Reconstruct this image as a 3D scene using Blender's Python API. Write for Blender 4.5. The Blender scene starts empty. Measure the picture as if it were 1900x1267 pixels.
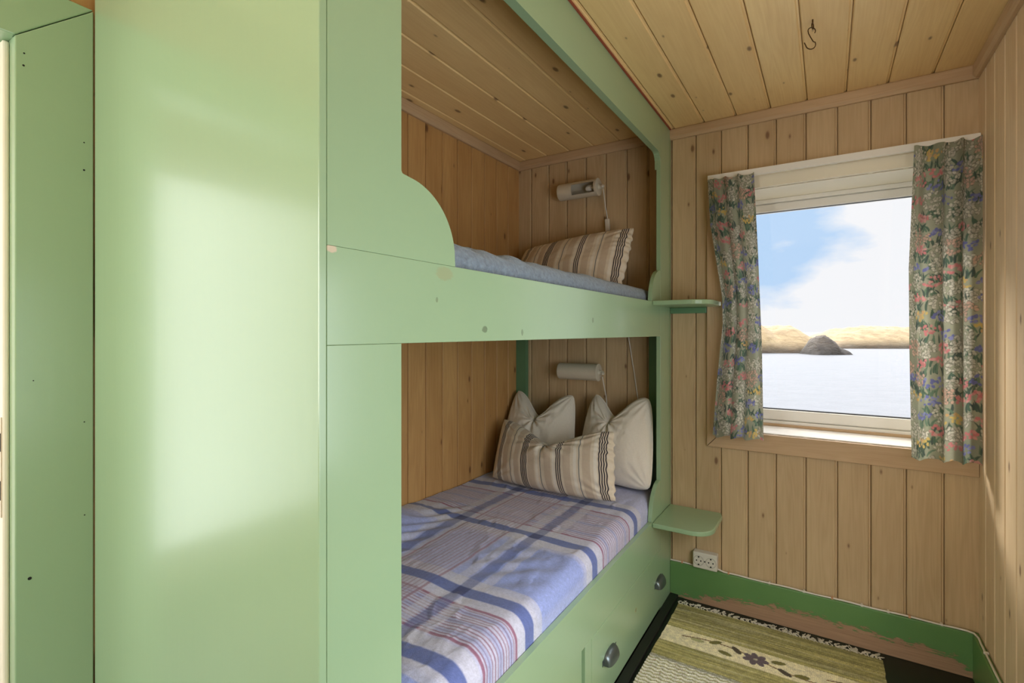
import bpy, bmesh, math, random
import numpy as np
from mathutils import Vector, Matrix, noise as mnoise

# ------------------------------------------------------------------ camera
C = bpy.context.scene.collection
scn = bpy.context.scene
cam_d = bpy.data.cameras.new('camera'); cam = bpy.data.objects.new('camera', cam_d); C.objects.link(cam)
cam_d.sensor_width = 36; cam_d.lens = 36*925.6/1900; cam_d.shift_y = -18/1900
cam_d.clip_start = 0.02; cam_d.clip_end = 9000
EYE = 1.263
cam.location = (0, 0, EYE); cam.rotation_euler = (math.radians(90), 0, math.radians(32.34))
scn.camera = cam
# ------------------------------------------------------------------ exposure
vs = scn.view_settings
vs.view_transform = 'Standard'; vs.look = 'None'; vs.gamma = 1; vs.use_curve_mapping = False
vs.exposure = 0.26
# ------------------------------------------------------------------ world: hazy blue sky with white clouds
W = bpy.data.worlds.new('sky'); scn.world = W; W.use_nodes = True
def make_world():
    nt = W.node_tree; n = nt.nodes; l = nt.links
    for x in list(n): n.remove(x)
    out = n.new('ShaderNodeOutputWorld'); bg = n.new('ShaderNodeBackground')
    tc = n.new('ShaderNodeTexCoord'); mp = n.new('ShaderNodeMapping'); mp.inputs['Scale'].default_value = (1, 1, 2.2)
    mp.inputs['Location'].default_value = (3.1, 0.4, 0.35)
    no = n.new('ShaderNodeTexNoise'); no.inputs['Scale'].default_value = 7.5; no.inputs['Detail'].default_value = 7; no.inputs['Roughness'].default_value = .55
    l.new(tc.outputs['Generated'], mp.inputs[0]); l.new(mp.outputs[0], no.inputs['Vector'])
    # blue opening in the cloud, up and to the left over the islets
    ds = n.new('ShaderNodeVectorMath'); ds.operation = 'DISTANCE'; ds.inputs[1].default_value = Vector((-.10, 1.14, .205)).normalized()
    l.new(tc.outputs['Generated'], ds.inputs[0])
    mr = n.new('ShaderNodeMapRange'); mr.inputs[1].default_value = .06; mr.inputs[2].default_value = .20; mr.inputs[3].default_value = .40; mr.inputs[4].default_value = -.40
    l.new(ds.outputs['Value'], mr.inputs[0])
    ad = n.new('ShaderNodeMath'); ad.operation = 'ADD'; l.new(no.outputs[0], ad.inputs[0]); l.new(mr.outputs[0], ad.inputs[1])
    m2 = n.new('ShaderNodeMapRange'); m2.inputs[1].default_value = .50; m2.inputs[2].default_value = .78; l.new(ad.outputs[0], m2.inputs[0])
    mix = n.new('ShaderNodeMix'); mix.data_type = 'RGBA'
    mix.inputs[6].default_value = (.80, .81, .835, 1); mix.inputs[7].default_value = (.43, .60, .82, 1)
    l.new(m2.outputs[0], mix.inputs[0])
    # the sky grows brighter towards the hazy sun high above the sea
    sp = n.new('ShaderNodeSeparateXYZ'); l.new(tc.outputs['Generated'], sp.inputs[0])
    m3 = n.new('ShaderNodeMapRange'); m3.inputs[1].default_value = .23; m3.inputs[2].default_value = .55; m3.inputs[3].default_value = 1.0; m3.inputs[4].default_value = SKY_TOP
    l.new(sp.outputs[2], m3.inputs[0])
    l.new(mix.outputs[2], bg.inputs[0]); l.new(m3.outputs[0], bg.inputs[1]); l.new(bg.outputs[0], out.inputs[0])
SKY_TOP = 7.5
make_world()
# ------------------------------------------------------------------ sun (veiled) and added area lights in unseen openings behind and beside
def sun(direction, power, angle, col):
    d = bpy.data.lights.new('sun', 'SUN'); o = bpy.data.objects.new('sun', d); C.objects.link(o)
    d.energy = power; d.angle = math.radians(angle); d.color = col
    o.rotation_euler = Vector(direction).to_track_quat('-Z', 'Y').to_euler(); o.location = (0, 8, 8)
def area(name, loc, direction, sx, sy, power, col):
    d = bpy.data.lights.new(name, 'AREA'); o = bpy.data.objects.new(name, d); C.objects.link(o)
    d.shape = 'RECTANGLE'; d.size = sx; d.size_y = sy; d.energy = power; d.color = col
    o.rotation_euler = Vector(direction).to_track_quat('-Z', 'Y').to_euler(); o.location = loc
sun((.68, -.60, -.50), 8.0, 14, (1, .95, .86))
area('fill_light_rear', (-1.08, -1.36, 1.40), (0, 1, 0), .66, 1.1, 24, (1, .97, .93))  # added fill behind the camera, set in an invented rear opening
area('fill_light_side', (.60, .75, 1.10), (-1, 0, 0), 1.4, .80, 11, (.88, .95, 1))  # added fill from the right for the bunk, outside an invented opening
area('fill_light_hall', (-2.62, -.62, 1.12), (1, 0, 0), .95, 1.75, 12.5, (.90, .97, 1))  # added light panel for the bright room past the door, no window there

# ------------------------------------------------------------------ helpers
def new_obj(name, verts, faces, mat=None, parent=None, smooth=False):
    me = bpy.data.meshes.new(name); me.from_pydata([tuple(v) for v in verts], [], faces); me.update()
    return link(name, me, mat, parent, smooth)
def link(name, me, mat=None, parent=None, smooth=False):
    o = bpy.data.objects.new(name, me); C.objects.link(o)
    if mat: me.materials.append(mat)
    if parent: o.parent = parent
    if smooth: me.polygons.foreach_set('use_smooth', [True]*len(me.polygons))
    return o
def tag(o, label, cat, group=None, kind=None):
    if label: o['label'] = label
    if cat: o['category'] = cat
    if group: o['group'] = group
    if kind: o['kind'] = kind
    return o
def struct(o): o['kind'] = 'structure'; return o
def empty(name, loc=(0, 0, 0)):
    o = bpy.data.objects.new(name, None); C.objects.link(o); o.location = loc; o.empty_display_size = .05; return o
def own(o, parent):            # parent keeping the world position (parts are modelled in world coordinates)
    o.parent = parent; o.matrix_parent_inverse = Matrix.Translation(parent.location).inverted(); return o
class MB:
    def __init__(s): s.v = []; s.f = []
    def add(s, v, f):
        b = len(s.v); s.v += [tuple(p) for p in v]; s.f += [[i+b for i in q] for q in f]; return s
    def box(s, x0, x1, y0, y1, z0, z1):
        v = [(x0,y0,z0),(x1,y0,z0),(x1,y1,z0),(x0,y1,z0),(x0,y0,z1),(x1,y0,z1),(x1,y1,z1),(x0,y1,z1)]
        return s.add(v, [[0,3,2,1],[4,5,6,7],[0,1,5,4],[1,2,6,5],[2,3,7,6],[3,0,4,7]])
    def prism(s, pts, axis, a0, a1):   # pts: 2D outline (other two axes in order), extruded along axis
        n = len(pts)
        def mk(p, a):
            return (a, p[0], p[1]) if axis == 0 else ((p[0], a, p[1]) if axis == 1 else (p[0], p[1], a))
        v = [mk(p, a0) for p in pts] + [mk(p, a1) for p in pts]
        f = [list(range(n))[::-1], list(range(n, 2*n))] + [[i, (i+1) % n, (i+1) % n+n, i+n] for i in range(n)]
        return s.add(v, f)
    def tube(s, pts, r, seg=10, cap=True):
        pts = [Vector(p) for p in pts]; n = len(pts); rs = r if isinstance(r, (list, tuple)) else [r]*n
        t0 = (pts[1]-pts[0]).normalized(); up = Vector((0, 0, 1)) if abs(t0.z) < .9 else Vector((1, 0, 0))
        a = t0.cross(up).normalized(); v = []
        for i, p in enumerate(pts):
            t = (pts[min(i+1, n-1)]-pts[max(i-1, 0)]).normalized()
            a = (a - t*a.dot(t)).normalized(); b = t.cross(a)
            for k in range(seg):
                w = 2*math.pi*k/seg; v.append(p + (a*math.cos(w)+b*math.sin(w))*rs[i])
        f = [[i*seg+k, i*seg+(k+1) % seg, (i+1)*seg+(k+1) % seg, (i+1)*seg+k] for i in range(n-1) for k in range(seg)]
        if cap: f += [list(range(seg))[::-1], [(n-1)*seg+k for k in range(seg)]]
        return s.add(v, f)
    def lathe(s, origin, axis, prof, seg=32):   # prof: (distance along axis, radius)
        o = Vector(origin); t = Vector(axis).normalized(); up = Vector((0, 0, 1)) if abs(t.z) < .9 else Vector((1, 0, 0))
        a = t.cross(up).normalized(); b = t.cross(a); v = []
        for h, r in prof:
            for k in range(seg):
                w = 2*math.pi*k/seg; v.append(o + t*h + (a*math.cos(w)+b*math.sin(w))*max(r, 1e-5))
        n = len(prof)
        f = [[i*seg+k, i*seg+(k+1) % seg, (i+1)*seg+(k+1) % seg, (i+1)*seg+k] for i in range(n-1) for k in range(seg)]
        return s.add(v, f)
    def build(s, name, mat, parent=None, bevel=0, seg=2, smooth=False, root=None):
        me = bpy.data.meshes.new(name); me.from_pydata(s.v, [], s.f); me.update()
        bm = bmesh.new(); bm.from_mesh(me)
        bmesh.ops.recalc_face_normals(bm, faces=bm.faces)
        if bevel:
            es = [e for e in bm.edges if len(e.link_faces) == 2 and e.calc_face_angle(0) > .5]
            bmesh.ops.bevel(bm, geom=es, offset=bevel, segments=seg, profile=.5, affect='EDGES', clamp_overlap=True)
        bm.to_mesh(me); bm.free()
        o = link(name, me, mat, None, smooth)
        if smooth:
            for p in me.polygons: p.use_smooth = True
            me.set_sharp_from_angle(angle=math.radians(40))
        if parent: own(o, parent)
        return o
def box(name, mat, x0, x1, y0, y1, z0, z1, parent=None, bevel=0.0015):
    return MB().box(x0, x1, y0, y1, z0, z1).build(name, mat, parent, bevel)

# ------------------------------------------------------------------ materials
def lin(r, g, b):
    f = lambda c: (c/255/12.92) if c/255 <= .04045 else ((c/255+.055)/1.055)**2.4
    return (f(r), f(g), f(b), 1)
class NT:
    def __init__(s, name):
        s.m = bpy.data.materials.new(name); s.m.use_nodes = True; s.t = s.m.node_tree
        s.p = s.t.nodes['Principled BSDF']; s.out = s.t.nodes['Material Output']
    def n(s, typ, **kw):
        x = s.t.nodes.new(typ)
        for k, v in kw.items(): setattr(x, k, v)
        return x
    def put(s, sock, v):
        if hasattr(v, 'links'): s.t.links.new(v, sock)
        elif hasattr(v, '__len__') and sock.type == 'VECTOR': sock.default_value = tuple(v)[:3]
        else: sock.default_value = v
    def math(s, op, a, b=0, c=None):
        x = s.n('ShaderNodeMath', operation=op); s.put(x.inputs[0], a); s.put(x.inputs[1], b)
        if c is not None: s.put(x.inputs[2], c)
        return x.outputs[0]
    def mix(s, f, a, b, mode='MIX'):
        x = s.n('ShaderNodeMix', data_type='RGBA', blend_type=mode); s.put(x.inputs[0], f); s.put(x.inputs[6], a); s.put(x.inputs[7], b)
        return x.outputs[2]
    def rng(s, v, a, b, c=0, d=1):
        x = s.n('ShaderNodeMapRange'); s.put(x.inputs[0], v); x.inputs[1].default_value = a; x.inputs[2].default_value = b; x.inputs[3].default_value = c; x.inputs[4].default_value = d
        return x.outputs[0]
    def vec(s, x, y, z):
        q = s.n('ShaderNodeCombineXYZ'); s.put(q.inputs[0], x); s.put(q.inputs[1], y); s.put(q.inputs[2], z); return q.outputs[0]
    def noise(s, v, scale=1, detail=3, rough=.5):
        x = s.n('ShaderNodeTexNoise'); s.put(x.inputs['Vector'], v); x.inputs['Scale'].default_value = scale; x.inputs['Detail'].default_value = detail; x.inputs['Roughness'].default_value = rough
        return x.outputs[0]
    def xyz(s):
        g = s.n('ShaderNodeNewGeometry'); q = s.n('ShaderNodeSeparateXYZ'); s.t.links.new(g.outputs['Position'], q.inputs[0]); return g.outputs['Position'], q.outputs
    def bump(s, h, dist=.001, strength=1):
        b = s.n('ShaderNodeBump'); s.put(b.inputs['Height'], h); b.inputs['Distance'].default_value = dist; b.inputs['Strength'].default_value = strength
        s.t.links.new(b.outputs[0], s.p.inputs['Normal'])
    def set(s, col=None, rough=None, **kw):
        if col is not None: s.put(s.p.inputs['Base Color'], col)
        if rough is not None: s.put(s.p.inputs['Roughness'], rough)
        for k, v in kw.items(): s.put(s.p.inputs[k.replace('_', ' ')], v)
        return s.m

def wood(name, across, along, pitch, off, base, dark, knotcol, strength=1.0, gloss=.55, knots=True):
    t = NT(name); pos, q = t.xyz(); a = q[across]; l = q[along]; c = q[3-across-along]
    idn = t.math('FLOOR', t.math('DIVIDE', t.math('SUBTRACT', a, off), pitch))
    wn = t.n('ShaderNodeTexWhiteNoise', noise_dimensions='1D'); t.put(wn.inputs['W'], t.math('ADD', idn, .37))
    r = wn.outputs[0]
    l2 = t.math('ADD', l, t.math('MULTIPLY', r, 37.0))
    # broad annual figure: distorted stretched bands
    n1 = t.noise(t.vec(t.math('MULTIPLY', a, 14), t.math('MULTIPLY', l2, 1.1), t.math('MULTIPLY', c, 14)), 1, 2, .5)
    rings = t.math('SINE', t.math('ADD', t.math('MULTIPLY', n1, 70), t.math('MULTIPLY', a, 160)))
    rings = t.rng(rings, -1, 1, 0, 1)
    fine = t.noise(t.vec(t.math('MULTIPLY', a, 260), t.math('MULTIPLY', l2, 5), t.math('MULTIPLY', c, 260)), 1, 3, .6)
    blot = t.noise(t.vec(t.math('MULTIPLY', a, 9), t.math('MULTIPLY', l2, 2.2), c), 1, 3, .55)
    f = t.math('ADD', t.math('MULTIPLY', rings, .16), t.math('MULTIPLY', fine, .55))
    f = t.math('ADD', f, t.math('MULTIPLY', t.math('SUBTRACT', blot, .5), .9))
    f = t.math('MULTIPLY', t.rng(f, .1, 1.0), strength)
    col = t.mix(f, base, dark)
    col = t.mix(t.math('MULTIPLY', r, .30), col, dark)
    if knots:
        vo = t.n('ShaderNodeTexVoronoi', voronoi_dimensions='2D', feature='F1'); vo.inputs['Scale'].default_value = 1; vo.inputs['Randomness'].default_value = .9
        t.put(vo.inputs['Vector'], t.vec(t.math('MULTIPLY', a, 9.5), t.math('MULTIPLY', l2, 4.2), 0))
        sp = t.n('ShaderNodeSeparateColor'); t.t.links.new(vo.outputs['Color'], sp.inputs[0])
        size = t.rng(sp.outputs[0], .45, 1, 0, .10)
        kd = t.math('DIVIDE', t.math('SUBTRACT', size, vo.outputs['Distance']), .05)
        kf = t.rng(kd, 0, 1, 0, .8)
        halo = t.rng(t.math('SUBTRACT', t.math('MULTIPLY', size, 2.4), vo.outputs['Distance']), 0, .2, 0, .45)
        col = t.mix(halo, col, dark); col = t.mix(kf, col, knotcol)
    t.bump(t.math('ADD', t.math('MULTIPLY', fine, .6), t.math('MULTIPLY', rings, .3)), .0006, .8)
    return t.set(col, t.rng(fine, 0, 1, gloss-.08, gloss+.12))
PEACH = lin(214, 188, 148); PEACHD = lin(176, 146, 108); KNOT = lin(112, 76, 52)
SEAM0 = -.638+.1125*0
M = {}
M['wall_x'] = wood('limed_pine_far', 0, 2, .1119, -.526-.1119*20, PEACH, PEACHD, KNOT)
M['wall_y'] = wood('limed_pine_right', 1, 2, .1119, .0037, lin(238, 214, 178), lin(206, 174, 134), KNOT, .8)
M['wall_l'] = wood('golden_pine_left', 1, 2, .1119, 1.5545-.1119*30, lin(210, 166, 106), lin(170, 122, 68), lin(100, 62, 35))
M['ceil'] = wood('limed_pine_ceiling', 0, 1, .1372, -.6206, lin(250, 220, 160), lin(224, 184, 124), KNOT, .9, .42)
M['trim_x'] = wood('limed_pine_trim_across', 2, 0, .3, 0, lin(214, 184, 146), lin(178, 144, 108), KNOT, 1, .55, False)
M['trim_y'] = wood('limed_pine_trim_along', 2, 1, .3, 0, lin(214, 184, 146), lin(178, 144, 108), KNOT, 1, .55, False)
M['trim_z'] = wood('limed_pine_trim_upright', 0, 2, .3, 0, lin(216, 188, 150), lin(182, 148, 112), KNOT, 1, .55, False)

def paint(name, base, rough=.3, var=.06, chips=True, along=2, coat=.0, spots=()):
    t = NT(name); pos, q = t.xyz()
    sc = [40, 40, 40]; sc[along] = 2.5
    br = t.noise(t.vec(*[t.math('MULTIPLY', q[i], sc[i]) for i in range(3)]), 1, 4, .6)
    cl = t.noise(pos, 3.2, 4, .6)
    d = [c*(1-var*3) for c in base[:3]]+[1]; li = [min(1, c*(1+var*2)) for c in base[:3]]+[1]
    col = t.mix(cl, tuple(d), tuple(li))
    h = t.math('MULTIPLY', br, .5)
    if chips:
        vo = t.n('ShaderNodeTexVoronoi', feature='F1'); vo.inputs['Scale'].default_value = 7; t.t.links.new(pos, vo.inputs['Vector'])
        sp = t.n('ShaderNodeSeparateColor'); t.t.links.new(vo.outputs['Color'], sp.inputs[0])
        sz = t.rng(sp.outputs[0], .86, 1, 0, .022)
        k = t.rng(t.math('SUBTRACT', sz, vo.outputs['Distance']), 0, .006, 0, .7)
        col = t.mix(k, col, tuple([c*.35 for c in base[:3]]+[1]))
        h = t.math('SUBTRACT', h, t.math('MULTIPLY', k, .5))
    for sy, sz_, ry, rz, c, al in spots:      # old knocks and filler in the bunk front
        w = t.noise(t.vec(t.math('MULTIPLY', q[1], 90), t.math('MULTIPLY', q[2], 220), 0), 1, 3)
        e = t.math('ADD', t.math('POWER', t.math('ABSOLUTE', t.math('DIVIDE', t.math('SUBTRACT', q[1], sy), ry)), 2.0), t.math('POWER', t.math('ABSOLUTE', t.math('DIVIDE', t.math('SUBTRACT', q[2], sz_), rz)), 2.0))
        f = t.rng(t.math('ADD', e, w), 1.0, 1.4, al, 0)
        col = t.mix(f, col, c); h = t.math('SUBTRACT', h, t.math('MULTIPLY', f, .3))
    t.bump(h, .0012, .5)
    return t.set(col, rough, Coat_Weight=coat, Coat_Roughness=.15)
GREEN = lin(155, 184, 145)
M['green'] = paint('sage_green_gloss_paint', GREEN, .30, .015, coat=.45)
M['green_y'] = paint('sage_green_gloss_paint_along', GREEN, .30, .015, along=1, coat=.45, spots=[
    (.763, 1.378, .030, .016, lin(160, 168, 128), .7), (.90, 1.268, .012, .009, lin(96, 112, 84), .7), (.497, 1.390, .012, .007, lin(214, 196, 170), .9),
    (1.06, 1.262, .006, .010, lin(100, 116, 86), .6), (1.50, 1.30, .008, .010, lin(104, 120, 88), .6), (.74, 1.325, .004, .006, lin(110, 124, 92), .6), (1.925, .165, .016, .012, lin(170, 178, 120), .8), (1.925, .165, .004, .009, lin(60, 62, 40), .9)])
M['green_dark'] = paint('leaf_green_paint', lin(106, 148, 84), .33, along=0)
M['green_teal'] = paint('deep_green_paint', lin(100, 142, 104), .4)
M['white'] = paint('white_gloss_paint', lin(246, 243, 236), .3, .02, False)
M['cream'] = paint('cream_paint', lin(246, 238, 216), .4, .03, False)
M['floor'] = paint('worn_dark_green_floor_paint', lin(30, 42, 30), .42, .2, True, 1)
M['black'] = paint('black_paint', lin(22, 24, 20), .45, .1, True, 1)
def plain(name, col, rough=.5, **kw):
    t = NT(name); pos, q = t.xyz(); n = t.noise(pos, 60, 2)
    b = [c*.92 for c in col[:3]]+[1]
    return t.set(t.mix(n, tuple(b), col), rough, **kw)
M['plastic'] = plain('white_plastic', lin(232, 226, 214), .35)
M['enamel'] = plain('cream_white_enamel', lin(222, 212, 192), .32)
M['bulb'] = plain('frosted_bulb', lin(240, 236, 226), .3)
M['hole'] = plain('dark_hole', lin(18, 16, 14), .8)
M['metal'] = plain('blued_steel', lin(120, 132, 134), .38, Metallic=.85)
M['brass'] = plain('tarnished_brass', lin(96, 70, 44), .35, Metallic=.8)
M['copper'] = plain('copper_clip', lin(214, 168, 130), .5)
M['red'] = plain('brown_red_paint', lin(150, 72, 48), .5)
M['gasket'] = plain('black_gasket', lin(12, 12, 14), .5)
M['mattress'] = plain('cream_mattress_ticking', lin(222, 212, 170), .9)
def glass():
    t = NT('window_glass'); g = t.n('ShaderNodeBsdfGlossy'); g.inputs['Roughness'].default_value = .0
    tr = t.n('ShaderNodeBsdfTransparent'); fr = t.n('ShaderNodeFresnel'); fr.inputs[0].default_value = 1.45
    mx = t.n('ShaderNodeMixShader'); t.t.links.new(t.math('MULTIPLY', fr.outputs[0], .7), mx.inputs[0]); t.t.links.new(tr.outputs[0], mx.inputs[1]); t.t.links.new(g.outputs[0], mx.inputs[2])
    t.t.links.new(mx.outputs[0], t.out.inputs[0]); return t.m
M['glass'] = glass()
def cloth(name, attr=True, col=None, scale=500, rough=.9, bump=.0006, sheen=.2, mottled=.0, transl=0):
    t = NT(name); pos, q = t.xyz()
    n = t.noise(pos, scale, 2, .6); n2 = t.noise(pos, scale*.25, 3, .6)
    if attr:
        a = t.n('ShaderNodeAttribute'); a.attribute_name = 'Col'; c = a.outputs['Color']
    else: c = col
    mo = t.rng(n2, .3, .7, 1-mottled, 1+mottled)
    x = t.n('ShaderNodeVectorMath', operation='SCALE'); t.put(x.inputs[0], c); t.put(x.inputs['Scale'], mo)
    t.bump(t.math('ADD', n, n2), bump, .6)
    t.set(x.outputs[0], rough, Sheen_Weight=sheen)
    if transl:
        tl = t.n('ShaderNodeBsdfTranslucent'); t.put(tl.inputs[0], x.outputs[0]); mx = t.n('ShaderNodeMixShader'); mx.inputs[0].default_value = transl
        t.t.links.new(t.p.outputs[0], mx.inputs[1]); t.t.links.new(tl.outputs[0], mx.inputs[2]); t.t.links.new(mx.outputs[0], t.out.inputs[0])
    return t.m
M['flannel'] = cloth('checked_flannel', scale=420, bump=.0012, mottled=.10)
M['terry'] = cloth('grey_blue_terry', False, lin(122, 138, 154), 330, .95, .0035, .3, .25)
M['ticking'] = cloth('striped_cotton', scale=700, bump=.0004, mottled=.03)
M['linen'] = cloth('pale_grey_cotton', False, lin(236, 228, 214), 600, .9, .0004, .2, .03)
M['floral'] = cloth('floral_curtain_cotton', scale=800, bump=.0003, mottled=.04, sheen=.1, transl=.45)
M['rug'] = cloth('woven_rag_rug', scale=260, bump=.003, mottled=.22)
M['fringe'] = plain('cotton_fringe', lin(234, 228, 212), .95)

# ------------------------------------------------------------------ room shell
D = 2.45; XL = -1.505; XR = .465; ZC = 2.236; YR = -1.3
XF = -.641                                  # plane of the bunk front
def board_profile(a0, a1, seams):
    seams = sorted(seams)
    """points (a, depth) over tongue-and-groove boards; depth is negative into the wall"""
    pts = [(a0, 0)]
    for s in seams:
        if s-.012 <= a0 or s+.008 >= a1: continue
        pts += [(s-.0095, 0), (s-.0070, -.0045), (s-.0014, -.0045), (s-.0013, -.0140), (s+.0014, -.0140), (s+.0014, -.0040), (s+.0045, 0)]
    pts.append((a1, 0)); return pts
def board_wall(name, mat, across, along, plane_axis, plane, sign, a0, a1, l0, l1, seams, hole=None, back=.05):
    """sign: +1 when the room lies towards +plane_axis"""
    prof = board_profile(a0, a1, seams); mb = MB()
    def pt(a, l, d):
        p = [0, 0, 0]; p[across] = a; p[along] = l; p[plane_axis] = plane + sign*d; return tuple(p)
    if hole:
        ha0, ha1, hl0, hl1 = hole; extra = []
        for h in (ha0, ha1):
            for i in range(len(prof)-1):
                if prof[i][0] < h < prof[i+1][0]:
                    k = (h-prof[i][0])/(prof[i+1][0]-prof[i][0]); extra.append((h, prof[i][1]+k*(prof[i+1][1]-prof[i][1])))
        prof = sorted(prof+extra)
    for (aa, da), (ab, db) in zip(prof[:-1], prof[1:]):
        rngs = [(l0, l1)]
        if hole and aa >= ha0-1e-6 and ab <= ha1+1e-6: rngs = [(l0, hl0), (hl1, l1)]
        for u, w in rngs:
            if w-u > 1e-4: mb.add([pt(aa, u, da), pt(ab, u, db), pt(ab, w, db), pt(aa, w, da)], [[0, 1, 2, 3]])
    def bk(a, b, c, d):
        lo = [0]*3; hi = [0]*3; lo[across], hi[across], lo[along], hi[along] = a, b, c, d
        e = sorted([plane-sign*.0145, plane-sign*back]); lo[plane_axis], hi[plane_axis] = e
        mb.box(lo[0], hi[0], lo[1], hi[1], lo[2], hi[2])
    if hole:
        if ha0 > a0: bk(a0, ha0, l0, l1)
        if ha1 < a1: bk(ha1, a1, l0, l1)
        if hl0 > l0: bk(ha0, ha1, l0, hl0)
        if hl1 < l1: bk(ha0, ha1, hl1, l1)
    else: bk(a0, a1, l0, l1)
    me = bpy.data.meshes.new(name); me.from_pydata(mb.v, [], mb.f); me.update()
    return struct(link(name, me, mat))
WX0, WX1, WZ0, WZ1 = -.405, .400, .815, 1.895          # window opening
board_wall('wall_far', M['wall_x'], 0, 2, 1, D, -1, XL-.05, XR+.05, 0, ZC+.02, [-.526+.1119*k for k in range(-9, 10)], (WX0, WX1, WZ0, WZ1), .25)
board_wall('wall_right', M['wall_y'], 1, 2, 0, XR, -1, YR, D, 0, ZC+.02, [2.355-.1119*k for k in range(0, 33)], (.02, 1.48, .66, 1.58), .14)
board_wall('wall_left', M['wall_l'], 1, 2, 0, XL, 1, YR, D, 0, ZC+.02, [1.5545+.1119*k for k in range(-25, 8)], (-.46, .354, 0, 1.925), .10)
board_wall('wall_rear', M['wall_x'], 0, 2, 1, YR, 1, XL-.05, XR+.05, 0, ZC+.02, [-.526+.1119*k for k in range(-9, 10)], (-1.43, -.73, .8, 2.0), .12)
board_wall('ceiling', M['ceil'], 0, 1, 2, ZC, -1, XL-.05, XR+.05, YR-.1, D+.05, [-.485+.1372*(k) for k in range(-9, 8)])
struct(box('floor', M['floor'], -2.9, XR+.05, YR-.1, D+.05, -.05, 0, None, 0))
# unseen hallway beyond the door, added for its light
struct(box('wall_hall', M['cream'], -2.85, -2.75, YR-.1, 1.4, 0, ZC+.02, None, 0))
struct(box('wall_hall_end', M['cream'], -2.75, XL-.10, 1.3, 1.4, 0, ZC+.02, None, 0))
struct(box('wall_hall_rear', M['cream'], -2.75, XL-.10, YR-.1, YR, 0, ZC+.02, None, 0))
struct(box('ceiling_hall', M['cream'], -2.85, XL-.10, YR-.1, 1.4, ZC+.02, ZC+.07, None, 0))
# cornices
def cornice(name, mat, axis, p0, p1, pl, sgn, zt=ZC, zb=2.186):
    o = [(pl, zb), (pl+sgn*.012, zb), (pl+sgn*.020, zb+.012), (pl+sgn*.020, zt-.006), (pl+sgn*.016, zt), (pl, zt)]
    return struct(MB().prism(o, axis, p0, p1).build(name, mat, None, .001))
cornice('trim_1', M['trim_x'], 0, XL, XR, D, -1)
cornice('trim_2', M['trim_y'], 1, .49, D-.02, XL, 1)
cornice('trim_3', M['trim_y'], 1, YR, D-.02, XR, -1)
# baseboards
def worn_baseboard():
    t = NT('worn_green_baseboard_paint'); pos, q = t.xyz()
    n = t.noise(t.vec(t.math('MULTIPLY', q[0], 14), 0, t.math('MULTIPLY', q[2], 60)), 1.3, 8, .75)
    lim = t.n('ShaderNodeFloatCurve'); t.put(lim.inputs[1], t.rng(q[0], XF, XR))
    cv = lim.mapping.curves[0]
    pts = [(0, .03), (.08, .12), (.25, .34), (.45, .48), (.65, .46), (.8, .44), (.92, .40), (.97, .2), (1, .05)]
    for i, p in enumerate(pts):
        if i == 0: cv.points[0].location = p
        elif i == len(pts)-1: cv.points[-1].location = p
        else: cv.points.new(*p)
    lim.mapping.update()
    h = t.math('MULTIPLY', lim.outputs[0], .165)
    v = t.math('ADD', t.math('SUBTRACT', h, q[2]), t.math('MULTIPLY', t.math('SUBTRACT', n, .5), .20))
    f = t.rng(v, 0, .004)
    g = t.noise(t.vec(t.math('MULTIPLY', q[0], 6), 0, t.math('MULTIPLY', q[2], 220)), 1, 3)
    bare = t.mix(g, lin(196, 160, 128), lin(140, 108, 84))
    gr = t.mix(t.noise(pos, 5, 4), lin(88, 132, 76), lin(112, 154, 94))
    t.bump(t.math('SUBTRACT', t.math('MULTIPLY', g, .3), f), .001, .6)
    return t.set(t.mix(f, gr, bare), t.rng(f, 0, 1, .38, .8))
struct(MB().box(XF, XR, D-.020, D, 0, .164).build('baseboard_far', worn_baseboard(), None, .003))
struct(MB().box(XR-.020, XR, YR, D-.0205, 0, .164).build('baseboard_right', M['green_dark'], None, .003))
struct(MB().box(XF+.001, XF+.040, .49, D-.0205, 0, .014).build('trim_4', M['black'], None, .003))

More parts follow.
